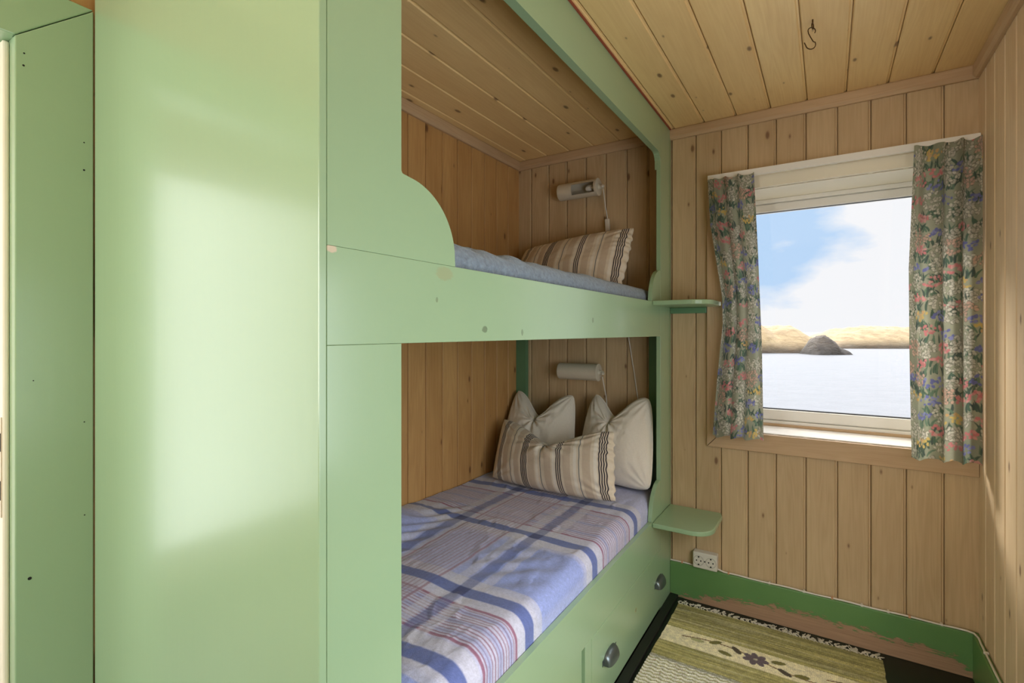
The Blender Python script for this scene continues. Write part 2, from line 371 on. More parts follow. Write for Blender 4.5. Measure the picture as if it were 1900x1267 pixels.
# ------------------------------------------------------------------ window
def window():
    r = empty('window_1', (0, D, WZ0)); r['kind'] = 'structure'
    yf = 2.655
    # casing around the opening, mitred
    w = .068; x0, x1, z0, z1 = WX0-w, XR-.001, WZ0-w-.012, WZ1+.075
    ix0, ix1, iz0, iz1 = WX0+.004, WX1-.004, WZ0+.0, WZ1
    g = .0012
    MB().prism([(x0, z0+.002), (x0, z1), (ix0, iz1), (ix0, iz0)], 1, D-.018, D+.002).build('casing', M['trim_z'], r, .002)
    MB().prism([(x0+g, z0), (x1, z0), (x1, z0+w+.012), (ix1, iz0-g), (ix0+g, iz0-g)], 1, D-.020, D+.002).build('casing', M['trim_x'], r, .002)
    MB().prism([(x1, z0+w+.014), (ix1, iz0), (ix1, iz1), (x1, z1)], 1, D-.018, D+.002).build('casing', M['trim_z'], r, .002)
    MB().prism([(x0, z1+g), (x1, z1+g), (ix1, iz1+g), (ix0, iz1+g)], 1, D-.018, D+.002).build('casing', M['cream'], r, .002)
    # deep painted reveal and sill
    MB().box(WX0, WX1, D-.0, yf+.05, WZ0-.012, WZ0+.004).build('window_sill', M['white'], r, .002)
    MB().box(WX0, WX1, D, yf+.05, WZ1-.002, WZ1+.012).build('reveal', M['cream'], r)
    MB().box(WX0-.010, WX0+.004, D, yf+.05, WZ0, WZ1).build('reveal', M['cream'], r)
    MB().box(WX1-.004, WX1+.010, D, yf+.05, WZ0, WZ1).build('reveal', M['cream'], r)
    # brown bead where the sill meets the frame
    MB().box(WX0+.004, WX1-.004, yf-.010, yf, WZ0+.004, WZ0+.016).build('bead', M['trim_x'], r, .002)
    # outer frame and sash
    a0, a1, b0, b1 = WX0+.004, WX1-.004, WZ0+.004, WZ1-.002
    def ring(name, mat, a0, a1, b0, b1, tx, tb, tt, y0, y1, bv=.003):
        m = MB(); m.box(a0, a0+tx, y0, y1, b0, b1).box(a1-tx, a1, y0, y1, b0, b1).box(a0+tx, a1-tx, y0, y1, b0, b0+tb).box(a0+tx, a1-tx, y0, y1, b1-tt, b1)
        return m.build(name, mat, r, bv)
    ring('window_frame', M['white'], a0, a1, b0, b1, .020, .024, .018, yf, yf+.09)
    ring('sash', M['white'], a0+.021, a1-.021, b0+.0245, b1-.0185, .045, .050, .038, yf+.018, yf+.07, .006)
    ring('gasket', M['gasket'], a0+.064, a1-.064, b0+.073, b1-.0555, .003, .006, .002, yf+.030, yf+.048, .0)
    MB().box(a0+.064, a1-.064, yf+.038, yf+.046, b0+.072, b1-.055).build('pane', M['glass'], r, 0)
window()
def added_window(name, axis, pl, a0, a1, z0, z1):  # bare frame for the unseen openings added to let in fill light
    r = empty(name, (0, 0, z0)); r['kind'] = 'structure'
    def bx(m, p, q, u, v, lo, hi): return m.box(p, q, u, v, lo, hi) if axis == 1 else m.box(u, v, p, q, lo, hi)
    m = MB(); y0, y1 = sorted((pl[0], pl[1]))
    bx(m, a0, a0+.05, y0, y1, z0, z1); bx(m, a1-.05, a1, y0, y1, z0, z1); bx(m, a0+.05, a1-.05, y0, y1, z0, z0+.05); bx(m, a0+.05, a1-.05, y0, y1, z1-.05, z1)
    m.build('window_frame', M['white'], r, .003)
added_window('added_window_rear', 1, (YR-.08, YR-.02), -1.43, -.73, .8, 2.0)  # unseen rear window, added only to carry the rear fill
added_window('added_window_side', 0, (XR+.02, XR+.08), .02, 1.48, .66, 1.58)  # unseen right-wall window, added only for the side fill

# ------------------------------------------------------------------ door opening with casing, jamb and strike plate
def doorway():
    r = empty('door_1', (XL, 0, 0)); r['kind'] = 'structure'
    yi, yo, zi, zo = .336, .4735, 1.905, 2.032
    t0, t1 = XL, XL+.020
    MB().prism([(yi, 0), (yo, 0), (yo, zo-.002), (yi, zi-.001)], 0, t0, t1).build('casing', M['green'], r, .0025)
    MB().prism([(yi, zi+.001), (yo, zo), (-.60, zo), (-.46, zi+.001)], 0, t0, t1).build('casing', M['green_y'], r, .0025)
    MB().prism([(-.46, 0), (-.46, zi-.001), (-.60, zo-.002), (-.60, 0)], 0, t0, t1).build('casing', M['green'], r, .0025)
    MB().box(XL-.10, XL+.0005, yi+.002, yi+.018, 0, zi+.02).build('jamb', M['green'], r, .001)
    MB().box(XL-.10, XL+.0005, -.46, -.444, 0, zi+.02).build('jamb', M['green'], r, .001)
    MB().box(XL-.10, XL+.0005, -.444, yi+.002, zi+.002, zi+.018).build('jamb', M['green'], r, .001)
    MB().box(XL-.098, XL-.024, yi-.010, yi+.002, 0, zi).build('door_stop', M['cream'], r, .004)
    p = MB().box(XL-.0325, XL-.0262, yi-.0115, yi-.0095, .855, 1.075).build('strike_plate', plain('old_brass_plate', lin(214, 196, 170), .45, Metallic=.2), r, .0006)
    MB().box(XL-.0318, XL-.0268, yi-.0122, yi-.0112, 1.000, 1.040).build('latch_hole', M['hole'], p, 0)
    MB().box(XL-.0318, XL-.0278, yi-.0122, yi-.0112, .893, .935).build('bolt_hole', M['hole'], p, 0)
doorway()
def nail_holes():
    mb = MB()
    for y, z, r in ((.351, 1.872, .0018), (.350, 1.845, .0022), (.455, 1.71, .0016), (.455, 1.645, .0022), (.4555, 1.05, .0015), (.366, 1.155, .0013), (.360, .72, .0035), (.456, .83, .0015), (.352, .42, .0012)):
        mb.lathe((XL+.0202, y, z), (1, 0, 0), [(-.0005, r), (.0002, r), (.0003, .0001)], 10)
    o = mb.build('nail_holes', M['hole']); own(o, bpy.data.objects['door_1'])
nail_holes()

# ------------------------------------------------------------------ built-in bunk bed
def bunk():
    r = empty('bunk_bed', (XF, 1.4, 0))
    tag(r, 'built-in green painted wooden bunk bed with curved guard rail and drawers', 'bunk bed')
    B = .0008
    y0, y1 = .4885, .645
    # end panel towards the door, full height
    MB().box(XL+.0215, XF, .4746, .4885, 0, ZC).build('end_panel', M['green'], r, .0022)
    # lower front board beside the opening
    MB().box(XF-.022, XF, y0+.0003, y1, .0, 1.2422).build('front_panel', M['green'], r, B)
    # upper front board with the quarter-round shoulder
    def arc(cy, cz, ry, rz, a0, a1, n):
        return [(cy+ry*math.cos(math.radians(a0+(a1-a0)*i/n)), cz+rz*math.sin(math.radians(a0+(a1-a0)*i/n))) for i in range(n+1)]
    sh = [(y0+.0003, 1.3953), (.797, 1.3953)] + arc(.645+.012, 1.410, .139, .134, 0, 86, 24) + [(.648, 1.546), (y1, 1.550), (y1, ZC), (y0+.0003, ZC)]
    MB().prism(sh, 0, XF-.022, XF).build('front_panel', M['green'], r, B)
    # guard rail board
    MB().prism([(y0+.0003, 1.2425), (2.270, 1.2425), (2.270, 1.395), (y0+.0003, 1.395)], 0, XF-.022, XF).build('guard_rail', M['green_y'], r, B)
    # far post with small rounded ears, one piece
    ear = lambda zb, zt, ya: [(2.2705, zb), (ya, zb)] + [(2.2705-(2.2705-ya)*math.cos(math.radians(a)), zb+(zt-zb)*math.sin(math.radians(a))) for a in range(6, 91, 6)]
    MB().box(XF-.019, XF, 2.271, D-.0005, 0, 2.236).build('post', M['green'], r, B)
    MB().prism(ear(1.3955, 1.540, 2.140), 0, XF-.018, XF-.0005).build('rail_shoulder', M['green'], r, B)
    MB().prism(ear(.4405, .590, 2.140), 0, XF-.018, XF-.0005).build('rail_shoulder', M['green'], r, B)
    # fascia under the ceiling, with a small rounded inner corner at the post
    MB().prism([(y1+.0005, 2.068), (2.225, 2.074)] + [(2.225+.045*math.sin(math.radians(a)), 2.029+.045*math.cos(math.radians(a))) for a in range(0, 91, 15)] + [(2.2705, 2.0), (2.2705, ZC), (y1+.0005, ZC)], 0, XF-.026, XF-.0003).build('fascia', M['green_y'], r, B)
    MB().box(XF-.0006, XF+.006, .49, D-.02, ZC-.006, ZC-.0002).build('ceiling_bead', M['red'], r, .001)
    # base front: top board, frame, drawers
    MB().box(XF-.018, XF, y1+.0005, 2.2705, .278, .440).build('base_board', M['green_y'], r, B)
    MB().box(XF-.018, XF-.012, y1+.0005, 2.2705, .014, .2775).build('base_back', M['green_y'], r, 0)
    MB().box(XF-.012, XF, 1.440, 1.4895, .014, .2775).build('stile', M['green'], r, .001)
    def drawer(ya, yb, dep):
        d = MB().box(XF-.012, XF+dep, ya, yb, .018, .2765).build('drawer', M['green_y'], r, .0016)
        return d
    d1 = drawer(1.4905, 2.2700, .0008)
    d2 = drawer(.680, 1.4325, -.008)
    def pull(par, yc, zc, w=.098, h=.040, dpt=.028):
        m = MB(); nu, nv = 16, 8; v = []; f = []
        for sgn, k in ((1, 1.0), (1, .90)):
            base = len(v)
            for i in range(nu+1):
                a = math.pi*i/nu
                for j in range(nv+1):
                    b = math.pi/2*j/nv
                    yy = -math.cos(a)*w/2*k
                    ro = (max(0, math.sin(a)))**.35
                    v.append((XF+.001+dpt*k*ro*math.sin(b), yc+yy, zc-h*.2+h*k*ro*math.cos(b)))
            for i in range(nu):
                for j in range(nv):
                    q = base+i*(nv+1)+j; f.append([q, q+1, q+nv+2, q+nv+1])
        m.add(v, f)
        m.box(XF+.0008, XF+.0026, yc-w/2-.014, yc-w/2+.004, zc-.004, zc+.016).box(XF+.0008, XF+.0026, yc+w/2-.004, yc+w/2+.014, zc-.004, zc+.016)
        o = m.build('cup_handle', M['metal'], None, 0, smooth=True)
        own(o, r); o.parent = par; o.matrix_parent_inverse = Matrix.Identity(4)
        o['label'] = 'blued steel cup pull'
        return o
    for yc in (1.641, 2.238): pull(d1, yc, .140)
    # inner supports and platforms
    MB().box(XL+.0005, XL+.064, D-.030, D-.0005, .40, 1.2425).build('inner_post', M['green_teal'], r, B)
    MB().box(-.735, -.668, D-.045, D-.0005, .40, 1.2425).build('inner_post', M['green_teal'], r, B)
    MB().box(XL+.0005, XF-.0235, .489, D-.012, 1.243, 1.270).build('platform', M['green_teal'], r, 0)
    MB().box(XL+.0005, XF-.0315, .489, D-.0005, .370, .398).build('platform', M['green_teal'], r, 0)
    return r
bunk_root = bunk()

def shelf(z, top_mat, label, yfront, batten):
    r = empty('corner_shelf', (XF, D, z)); tag(r, label, 'shelf', 'small green shelves')
    xo = -.400 if z < 1 else -.405
    def arc(cx, cy, rad, a0, a1): return [(cx+rad*math.cos(math.radians(a)), cy+rad*math.sin(math.radians(a))) for a in range(a0, a1+1, 9)]
    R = .085
    pts = [(XF+.0008, D-.019)] + [(XF+.0008, yfront)] + [(xo-R, yfront)] + arc(xo-R, yfront+R, R, -81, 0) + [(xo, D-.060)] + [(xo-.012, D-.019)]
    MB().prism(pts, 2, z-.020, z).build('shelf_board', top_mat, r, .004, 3)
    if batten: MB().box(XF+.0008, -.475, D-.018, D-.0005, z-.048, z-.0205).build('batten', M['green_teal'], r, .002)
    return r
shelf(1.398, M['green_dark2'] if 'green_dark2' in M else M['green'], 'thin green wall shelf with teal batten beside the upper bunk', 2.145, True)
s2 = shelf(.438, M['green'], 'rounded green wall shelf above the power socket', 2.140, True)

# ------------------------------------------------------------------ mattresses and sheets
def color_attr(me, cols):
    a = me.color_attributes.new('Col', 'FLOAT_COLOR', 'POINT')
    arr = np.ones((len(me.vertices), 4), dtype=np.float32); arr[:, :3] = cols; a.data.foreach_set('color', arr.ravel())
def grid_faces(nu, nv):
    i = np.arange(nu-1)[:, None]; j = np.arange(nv-1)[None, :]
    a = (i*nv+j).ravel(); return np.stack([a, a+1, a+nv+1, a+nv], 1)
def grid_mesh(name, P, mat, cols=None, parent=None, smooth=True):
    nu, nv, _ = P.shape; me = bpy.data.meshes.new(name)
    f = grid_faces(nu, nv); V = P.reshape(-1, 3)
    me.vertices.add(len(V)); me.vertices.foreach_set('co', V.astype(np.float32).ravel())
    me.loops.add(len(f)*4); me.loops.foreach_set('vertex_index', f.astype(np.int32).ravel())
    me.polygons.add(len(f)); me.polygons.foreach_set('loop_start', np.arange(0, len(f)*4, 4, dtype=np.int32))
    me.update(calc_edges=True); me.validate()
    if cols is not None: color_attr(me, cols.reshape(-1, 3))
    return link(name, me, mat, parent, smooth)
def L3(r, g, b): return np.array(lin(r, g, b)[:3])
def vnoise(x, y, seed=0):
    """smooth value noise, vectorised"""
    xi = np.floor(x).astype(int); yi = np.floor(y).astype(int); fx = x-xi; fy = y-yi
    fx = fx*fx*(3-2*fx); fy = fy*fy*(3-2*fy)
    def h(a, b):
        n = (a*374761393 + b*668265263 + seed*144665) & 0x7fffffff; n = ((n ^ (n >> 13))*1274126177) & 0x7fffffff
        return ((n ^ (n >> 16)) & 0xffff)/65535.0
    return (h(xi, yi)*(1-fx)+h(xi+1, yi)*fx)*(1-fy)+(h(xi, yi+1)*(1-fx)+h(xi+1, yi+1)*fx)*fy
def fbm(x, y, seed=0, o=4):
    s = 0; a = .5
    for k in range(o): s = s+a*vnoise(x*2**k, y*2**k, seed+k*7); a *= .5
    return s
def mattress(name, z0, z1, label, ys=.50, ye=D-.052):
    r = MB().box(XL+.016, XF-.034-(.035 if z0 > 1 else 0), ys, ye, z0, z1-(.014 if z0 > 1 else 0)).build(name, M['mattress'], None, .03, 4, True)
    return tag(r, label, 'mattress')
mattress('mattress', .400, .508, 'cream mattress under the checked sheet of the lower bunk')
mattress('mattress', 1.271, 1.436, 'mattress under the grey-blue terry sheet of the upper bunk')

def plaid(s, t):
    """s: distance from the front edge of the top, measured inwards (negative goes over the edge); t: Y position"""
    base = np.ones(s.shape+(3,))*L3(188, 192, 226)
    def band(v, c, w, soft=.002): return np.clip((w/2-np.abs(v-c))/soft+.5, 0, 1)
    def put(col, m):
        nonlocal base; base = base*(1-m[..., None])+np.array(col)*m[..., None]
    # transverse sett repeats along t: navy - patch - navy - red group
    for c, w in ((1.325, .30), (.62, .36)): put(L3(148, 164, 222), band(t, c, w, .02)*.75*band(s, .10, .26, .02))
    put(L3(148, 164, 222), band(t, 1.325, .30, .02)*.55)
    put(L3(148, 164, 222), band(t, .62, .36, .02)*.55)
    def navyT(c):
        put(L3(214, 212, 220), band(t, c-.045, .045, .006)*.6); put(L3(214, 212, 220), band(t, c+.045, .045, .006)*.6)
        return band(t, c, .043, .004)
    nT = [navyT(c) for c in (1.13, 1.565, .845, 1.985, .40)]
    # pale ground of the red-lined groups
    for c0, c1 in ((.925, 1.065), (1.64, 1.905), (.03, .33)):
        put(L3(205, 200, 218), band(t, (c0+c1)/2, c1-c0+.02, .01)*.7)
        n = 12 if c1-c0 < .2 else 18
        for k in range(n+1):
            c = c0+(c1-c0)*k/n; th = k in (0, n)
            put(L3(142, 72, 102) if th else L3(140, 92, 116), band(t, c, .0100 if th else .0042, .0015)*(.85 if th else .78))
        for k in range(3): put(L3(120, 146, 206), band(t, c0+(c1-c0)*(k+.5)/3, .018, .006)*.35)
    # lengthwise sett
    def navyS(c):
        put(L3(214, 212, 220), band(s, c-.045, .035, .004)*.45); put(L3(214, 212, 220), band(s, c+.045, .035, .004)*.45)
        return band(s, c, .040, .004)
    nS = [navyS(c) for c in (.225, .565)]
    put(L3(205, 198, 214), band(s, .42, .21, .01)*.45)
    for k in range(13):
        c = .325+.19*k/12; th = k in (0, 12); put(L3(146, 84, 108), band(s, c, .0085 if th else .0038, .0015)*(.6 if th else .5))
    for m in nT: put(L3(78, 98, 164), m*.88)
    for m in nS: put(L3(76, 90, 148), m*.62)
    for m in nT:
        for q in nS: put(L3(40, 52, 110), m*q*.9)
    # brushed flannel speckle
    sp = (np.random.RandomState(3).rand(*s.shape)-.5)[..., None]*.16
    return np.clip(base*(1+sp), 0, 1)
def sheet(name, zt, zb, front, back, ya, yb, colf, mat, amp, seed, ds=.0025, rad=.045, bulge=None, sag=.0):
    # parameter s from back wall (max) to over the front edge
    L = front-back; drop = zt-zb
    s = np.arange(L, -(rad*math.pi/2 + drop-rad), -ds); t = np.arange(ya, yb, ds)
    S, T = np.meshgrid(s, t, indexing='ij')
    ang = np.clip((rad-S)/rad, 0, None); ang = np.clip((rad-S), 0, rad*math.pi/2)/rad
    X = np.where(S > rad, front-S, front-rad+rad*np.sin(ang))
    Z = np.where(S > rad, zt, zt-rad+rad*np.cos(ang))
    over = np.clip(-(S-rad)-rad*math.pi/2, 0, None); Z = Z-over
    top = np.clip((S-0)/rad, 0, 1)
    w = fbm(S*6+T*2.2, T*5-S*2.0, seed)-.5
    ridge = 1-np.abs(2*fbm(S*5+T*4, T*4-S*6, seed+50)-1)
    ridge = np.clip(ridge-.80, 0, 1)*5
    Z = Z+top*(w*amp+ridge*amp*.35)
    X = X+(1-top)*(w*amp*.5)
    if bulge is not None: Z = Z+bulge(S, T)*top
    X = np.minimum(X, front+.001)
    P = np.stack([X, T, Z], -1)
    cols = colf(S, T) if colf else None
    return grid_mesh(name, P, mat, cols)
def bulge_low(S, T):
    g = np.exp(-((T-1.42)/.13)**2-((S-.80)/.10)**2)*.022
    folds = np.exp(-((T-1.25)/.30)**2-((S-.72)/.15)**2)*.012*np.sin(T*55+S*38+3*np.sin(S*20))
    near = .010*np.exp(-((T-1.0)/.3)**2)*np.sin(S*22)
    r2 = np.exp(-((T-1.33)/.12)**2-((S-.17)/.12)**2)*.0045*np.sin((S*.8+T)*60)
    end = -np.clip((T-2.28)/.14, 0, 1)**2*.03
    return g+folds+near*.4+r2+end
sh1 = sheet('bed_sheet', .524, .446, XF-.022, XL+.006, .648, D-.056, plaid, M['flannel'], .010, 5, bulge=bulge_low)
for q_ in (sh1,): q_.modifiers.new('thickness', 'SOLIDIFY').thickness = .002
tag(sh1, 'blue and white checked flannel sheet with maroon lines on the lower bunk', 'sheet')
def bulge_up(S, T):
    return -np.clip((T-2.10)/.33, 0, 1)**2*.045 + np.exp(-((T-1.05)/.35)**2)*.006*np.sin(T*50+S*60)
sh2 = sheet('bed_sheet', 1.458, 1.330, XF-.034, XL+.006, .50, D-.056, None, M['terry'], .016, 21, ds=.004, rad=.05, bulge=bulge_up)
sh2.modifiers.new('thickness', 'SOLIDIFY').thickness = .002
tag(sh2, 'grey-blue terry cloth sheet over the upper bunk mattress', 'sheet')

# ------------------------------------------------------------------ pillows
def ticking(s, t):
    """s in 0..1 across the pillow"""
    c = np.ones(s.shape+(3,))*L3(230, 216, 194)
    def put(col, m):
        nonlocal c; c = c*(1-m[..., None])+np.array(col)*m[..., None]
    def band(x, w, soft=.0015): return np.clip((w/2-np.abs(s-x))/soft+.5, 0, 1)
    for x in (.155, .27, .41, .55, .70, .84): put(L3(206, 186, 162), band(x, .055, .004)*.8)
    for x in (.12, .24, .46, .60, .76, .90): put(L3(242, 234, 220), band(x, .022, .003)*.8)
    for x, n in ((.09, 3), (.345, 4), (.635, 3), (.945, 4)):
        for k in range(n): put(L3(44, 34, 46), band(x+(k-(n-1)/2)*.0145, .0085))
    for x in (.215, .49, .79): put(L3(112, 118, 116), band(x, .0075)*.9)
    return c
def pillow(name, TL, TR, BL, BR, th, mat, label, group, dip=0, s0=.5, sw=.22, colf=None, seed=1, bow=.03, nu=220, nv=140, outward=(0, -1, 0), ruff=0, botbow=None, seam=True, corner=.009):
    TL, TR, BL, BR = [np.array(p, float) for p in (TL, TR, BL, BR)]
    s = np.linspace(0, 1, nu); t = np.linspace(0, 1, nv)
    S, T = np.meshgrid(s, t, indexing='ij'); S3, T3 = S[..., None], T[..., None]
    base = (BL*(1-S3)+BR*S3)*(1-T3)+(TL*(1-S3)+TR*S3)*T3
    ex = ((TR+BR)-(TL+BL))/2; ey = ((TL+TR)-(BL+BR))/2
    exn = ex/np.linalg.norm(ex); eyn = ey/np.linalg.norm(ey); nrm = np.cross(exn, eyn); nrm /= np.linalg.norm(nrm)
    if np.dot(nrm, np.array(outward)) < 0: nrm = -nrm
    bb = bow if botbow is None else botbow
    cs = 4*S*(1-S); ct = 4*T*(1-T)
    off_y = (-bow*cs**.8*T**3 + bb*cs**.8*(1-T)**3)*1.0
    off_x = (bow*ct**.8*(1-S)**3 - bow*ct**.8*S**3)
    # soft dip pushed into the top edge
    if dip:
        off_y = off_y - dip*np.exp(-np.abs((S-s0)/sw)**1.75)*T**2.2
    cr = (np.abs(2*S-1)**7*np.abs(2*T-1)**7)*corner
    off_x = off_x-np.sign(S-.5)*cr; off_y = off_y-np.sign(T-.5)*cr
    ruffn = 0
    if ruff:
        ruffn = ruff*np.sin(T*58+3*np.sin(T*9))*np.clip((S-.86)/.14, 0, 1)
        off_x = off_x+.5*ruff*np.sin(T*40+1.0)*np.clip((S-.9)/.1, 0, 1)
    prof = (np.clip(cs, 0, 1)**.48)*(np.clip(ct, 0, 1)**.48)
    wr = (fbm(S*4+seed, T*3+seed*3, seed)-.5)*.35
    # wrinkles radiating from the dip and from the corners
    rad = 0
    if dip:
        dx = (S-s0); dy = (1.02-T-dip/ max(.05, np.linalg.norm(ey))*.6); a = np.arctan2(dy, dx); rr = np.hypot(dx, dy)
        rad = np.sin(a*13+seed)*np.exp(-(rr/.33)**2)*.07 - np.exp(-(dx/.035)**2)*np.clip((T-.35)/.65, 0, 1)**2*.38
    cor = 0
    for cx, cy in ((0, 0), (1, 0), (0, 1), (1, 1)):
        a = np.arctan2(T-cy, S-cx); rr = np.hypot(S-cx, (T-cy)*.8); cor = cor+np.sin(a*16+seed*cx)*np.exp(-((rr-.14)/.13)**2)*.05
    h = th*prof*(1+wr+rad+cor)
    mid = base+exn*off_x[..., None]+eyn*off_y[..., None]
    F = mid+nrm*(h*.60+ruffn*.6)[..., None]; Bk = mid-nrm*(h*.40-ruffn*.6)[..., None]
    V = np.concatenate([F.reshape(-1, 3), Bk.reshape(-1, 3)]); f = grid_faces(nu, nv); f2 = f[:, ::-1]+nu*nv
    # close the rim
    def rim(idx): return [[idx[k], idx[k+1], idx[k+1]+nu*nv, idx[k]+nu*nv] for k in range(len(idx)-1)]
    i = np.arange(nu); j = np.arange(nv)
    rims = rim(list(i*nv)) + rim(list(j)[::-1]) + rim(list(i*nv+nv-1)[::-1]) + rim(list((nu-1)*nv+j))
    F_all = np.concatenate([f, f2, np.array(rims)])
    me = bpy.data.meshes.new(name); me.vertices.add(len(V)); me.vertices.foreach_set('co', V.astype(np.float32).ravel())
    me.loops.add(len(F_all)*4); me.loops.foreach_set('vertex_index', F_all.astype(np.int32).ravel())
    me.polygons.add(len(F_all)); me.polygons.foreach_set('loop_start', np.arange(0, len(F_all)*4, 4, dtype=np.int32)); me.update(calc_edges=True); me.validate()
    if colf:
        cc = colf(S, T).reshape(-1, 3); color_attr(me, np.concatenate([cc, cc]))
    bm = bmesh.new(); bm.from_mesh(me); bmesh.ops.remove_doubles(bm, verts=bm.verts, dist=1e-5); bmesh.ops.recalc_face_normals(bm, faces=bm.faces); bm.to_mesh(me); bm.free()
    o = link(name, me, mat, None, True)
    tag(o, label, 'pillow', group)
    if seam:   # piped seam along the rim
        edge = [mid[k, nv-1] for k in range(0, nu, 4)] + [mid[nu-1, k] for k in range(nv-1, -1, -4)]
        pm = MB().tube([Vector(p) for p in edge], .0032, 6).build('piping', mat, None, 0, smooth=True)
        pm.parent = o
        if colf:
            color_attr(pm.data, np.tile(L3(230, 216, 194), (len(pm.data.vertices), 1)))
    return o
pillow('pillow', (-1.475, 2.385, .945), (-1.112, 2.365, .940), (-1.470, 2.185, .540), (-1.07, 2.235, .548), .16, M['linen'],
       'plain pale grey pillow standing behind the striped one, against the plank wall', 'plain pillows on the lower bunk', dip=.150, s0=.48, sw=.26, seed=2, bow=-.006)
pillow('pillow', (-1.008, 2.385, .958), (-.708, 2.345, .950), (-1.05, 2.27, .566), (-.676, 2.225, .545), .17, M['linen'],
       'plain pale grey pillow standing nearest the green post of the lower bunk', 'plain pillows on the lower bunk', dip=.125, s0=.44, sw=.26, seed=5, bow=-.010)
pillow('pillow', (-1.418, 2.165, .818), (-.800, 2.110, .828), (-1.398, 2.025, .545), (-.742, 1.975, .558), .16, M['ticking'],
       'cream striped pillow with dark lines leaning in front on the lower bunk', None, dip=.108, s0=.50, sw=.27, colf=ticking, corner=.003, seed=8, bow=.004, nu=420, ruff=.007, botbow=-.012, seam=False)
pillow('pillow', (-1.400, 2.36, 1.712), (-.785, 2.33, 1.760), (-1.405, 2.20, 1.470), (-.800, 2.20, 1.470), .13, M['ticking'],
       'cream striped pillow with dark lines standing on the upper bunk', None, dip=0, corner=.001, colf=ticking, seed=11, bow=-.004, nu=420, ruff=.006, botbow=0, seam=False)

# ------------------------------------------------------------------ reading lamps
def lamp(zc, label, opening):
    r = empty('wall_lamp', (-1.09, D, zc)); tag(r, label, 'wall lamp', None)
    yc = D-.062; R = .043; x0, x1 = -1.205, -.992
    # mounting bracket behind the tube
    MB().box(x0+.05, x1-.05, D-.022, D-.0005, zc-.028, zc+.028).build('wall_bracket', M['enamel'], r, .004, 3)
    # tube shade: part of its wall left open as a slot on the upper lamp
    seg = 48; v = []; f = []; ns = 24
    th = .0016
    def ring(x, rr): return [(x, yc+rr*math.cos(2*math.pi*k/seg), zc+rr*math.sin(2*math.pi*k/seg)) for k in range(seg)]
    m = MB(); rows = [x0+(x1-x0)*i/ns for i in range(ns+1)]
    for x in rows: v += ring(x, R)
    b = len(v)
    for x in rows: v += ring(x, R-th)
    def is_open(i, k):
        if not opening: return False
        a = (2*math.pi*(k+.5)/seg); d = (a-math.pi*1.04+math.pi) % (2*math.pi)-math.pi
        return i >= 9 and i < ns-1 and abs(d) < .62
    for i in range(ns):
        for k in range(seg):
            if is_open(i, k): continue
            k2 = (k+1) % seg; q = [i*seg+k, i*seg+k2, (i+1)*seg+k2, (i+1)*seg+k]; f.append(q); f.append([w+b for w in q][::-1])
    m.add(v, f)
    sh = m.build('lamp_shade', M['enamel'], r, 0, smooth=True)
    MB().lathe((x0, yc, zc), (-1, 0, 0), [(-.002, R), (0, R), (.004, R-.002), (.009, R-.012), (.010, .001)], 40).build('end_cap', M['enamel'], r, 0, smooth=True)
    MB().lathe((x1, yc, zc), (1, 0, 0), [(-.004, R-.003), (-.004, R+.0015), (.004, R+.0015), (.006, R-.004), (.006, .016), (.010, .012), (.022, .011), (.028, .008), (.029, .001)], 40).build('end_cap', M['enamel'], r, 0, smooth=True)
    MB().lathe((x1+.024, yc-.004, zc-.004), (.5, -.5, .15), [(0, .007), (.010, .009), (.012, .006), (.016, .001)], 16).build('knob', M['enamel'], r, 0, smooth=True)
    if opening:
        MB().lathe((x1-.006, yc, zc), (-1, 0, 0), [(0, .012), (.028, .012), (.030, .016), (.045, .017), (.058, .012), (.062, .001)], 24).build('bulb', M['bulb'], r, 0, smooth=True)
        MB().lathe((x0-.0098, yc-.012, zc-.004), (-1, 0, 0), [(0, .003), (.0012, .0025), (.0013, .0001)], 10).build('screw', M['hole'], r, 0)
    return r, yc, x1
r1, yc, x1 = lamp(2.003, 'white tubular reading lamp with open slot, above the upper bunk pillow', True)
cd = MB().tube([(x1+.026, yc+.004, 1.992), (x1+.030, yc+.004, 1.965), (-.962, D-.035, 1.90), (-.953, D-.030, 1.84)], .0028, 8).build('cord', M['plastic'], r1, 0, smooth=True)
sw = MB().prism([(-.9655, 1.840), (-.9435, 1.842), (-.9400, 1.776), (-.962, 1.774)], 1, D-.040, D-.022).build('switch', M['plastic'], r1, .004, 3)
MB().tube([(-.951, D-.031, 1.776), (-.944, D-.028, 1.74), (-.90, D-.026, 1.52), (-.86, D-.010, 1.30), (-.848, D-.006, 1.22), (-.82, D-.006, 1.05), (-.80, D-.006, .91), (-.76, D-.006, .60)], .0028, 8).build('cord', M['plastic'], r1, 0, smooth=True)
r2, yc, x1 = lamp(1.055, 'white tubular reading lamp above the lower bunk pillows', False)
MB().tube([(x1+.022, yc+.004, 1.035), (x1+.026, yc+.010, 1.0), (-.965, D-.020, .93), (-.955, D-.012, .80), (-.95, D-.010, .60)], .0028, 8).build('cord', M['plastic'], r2, 0, smooth=True)

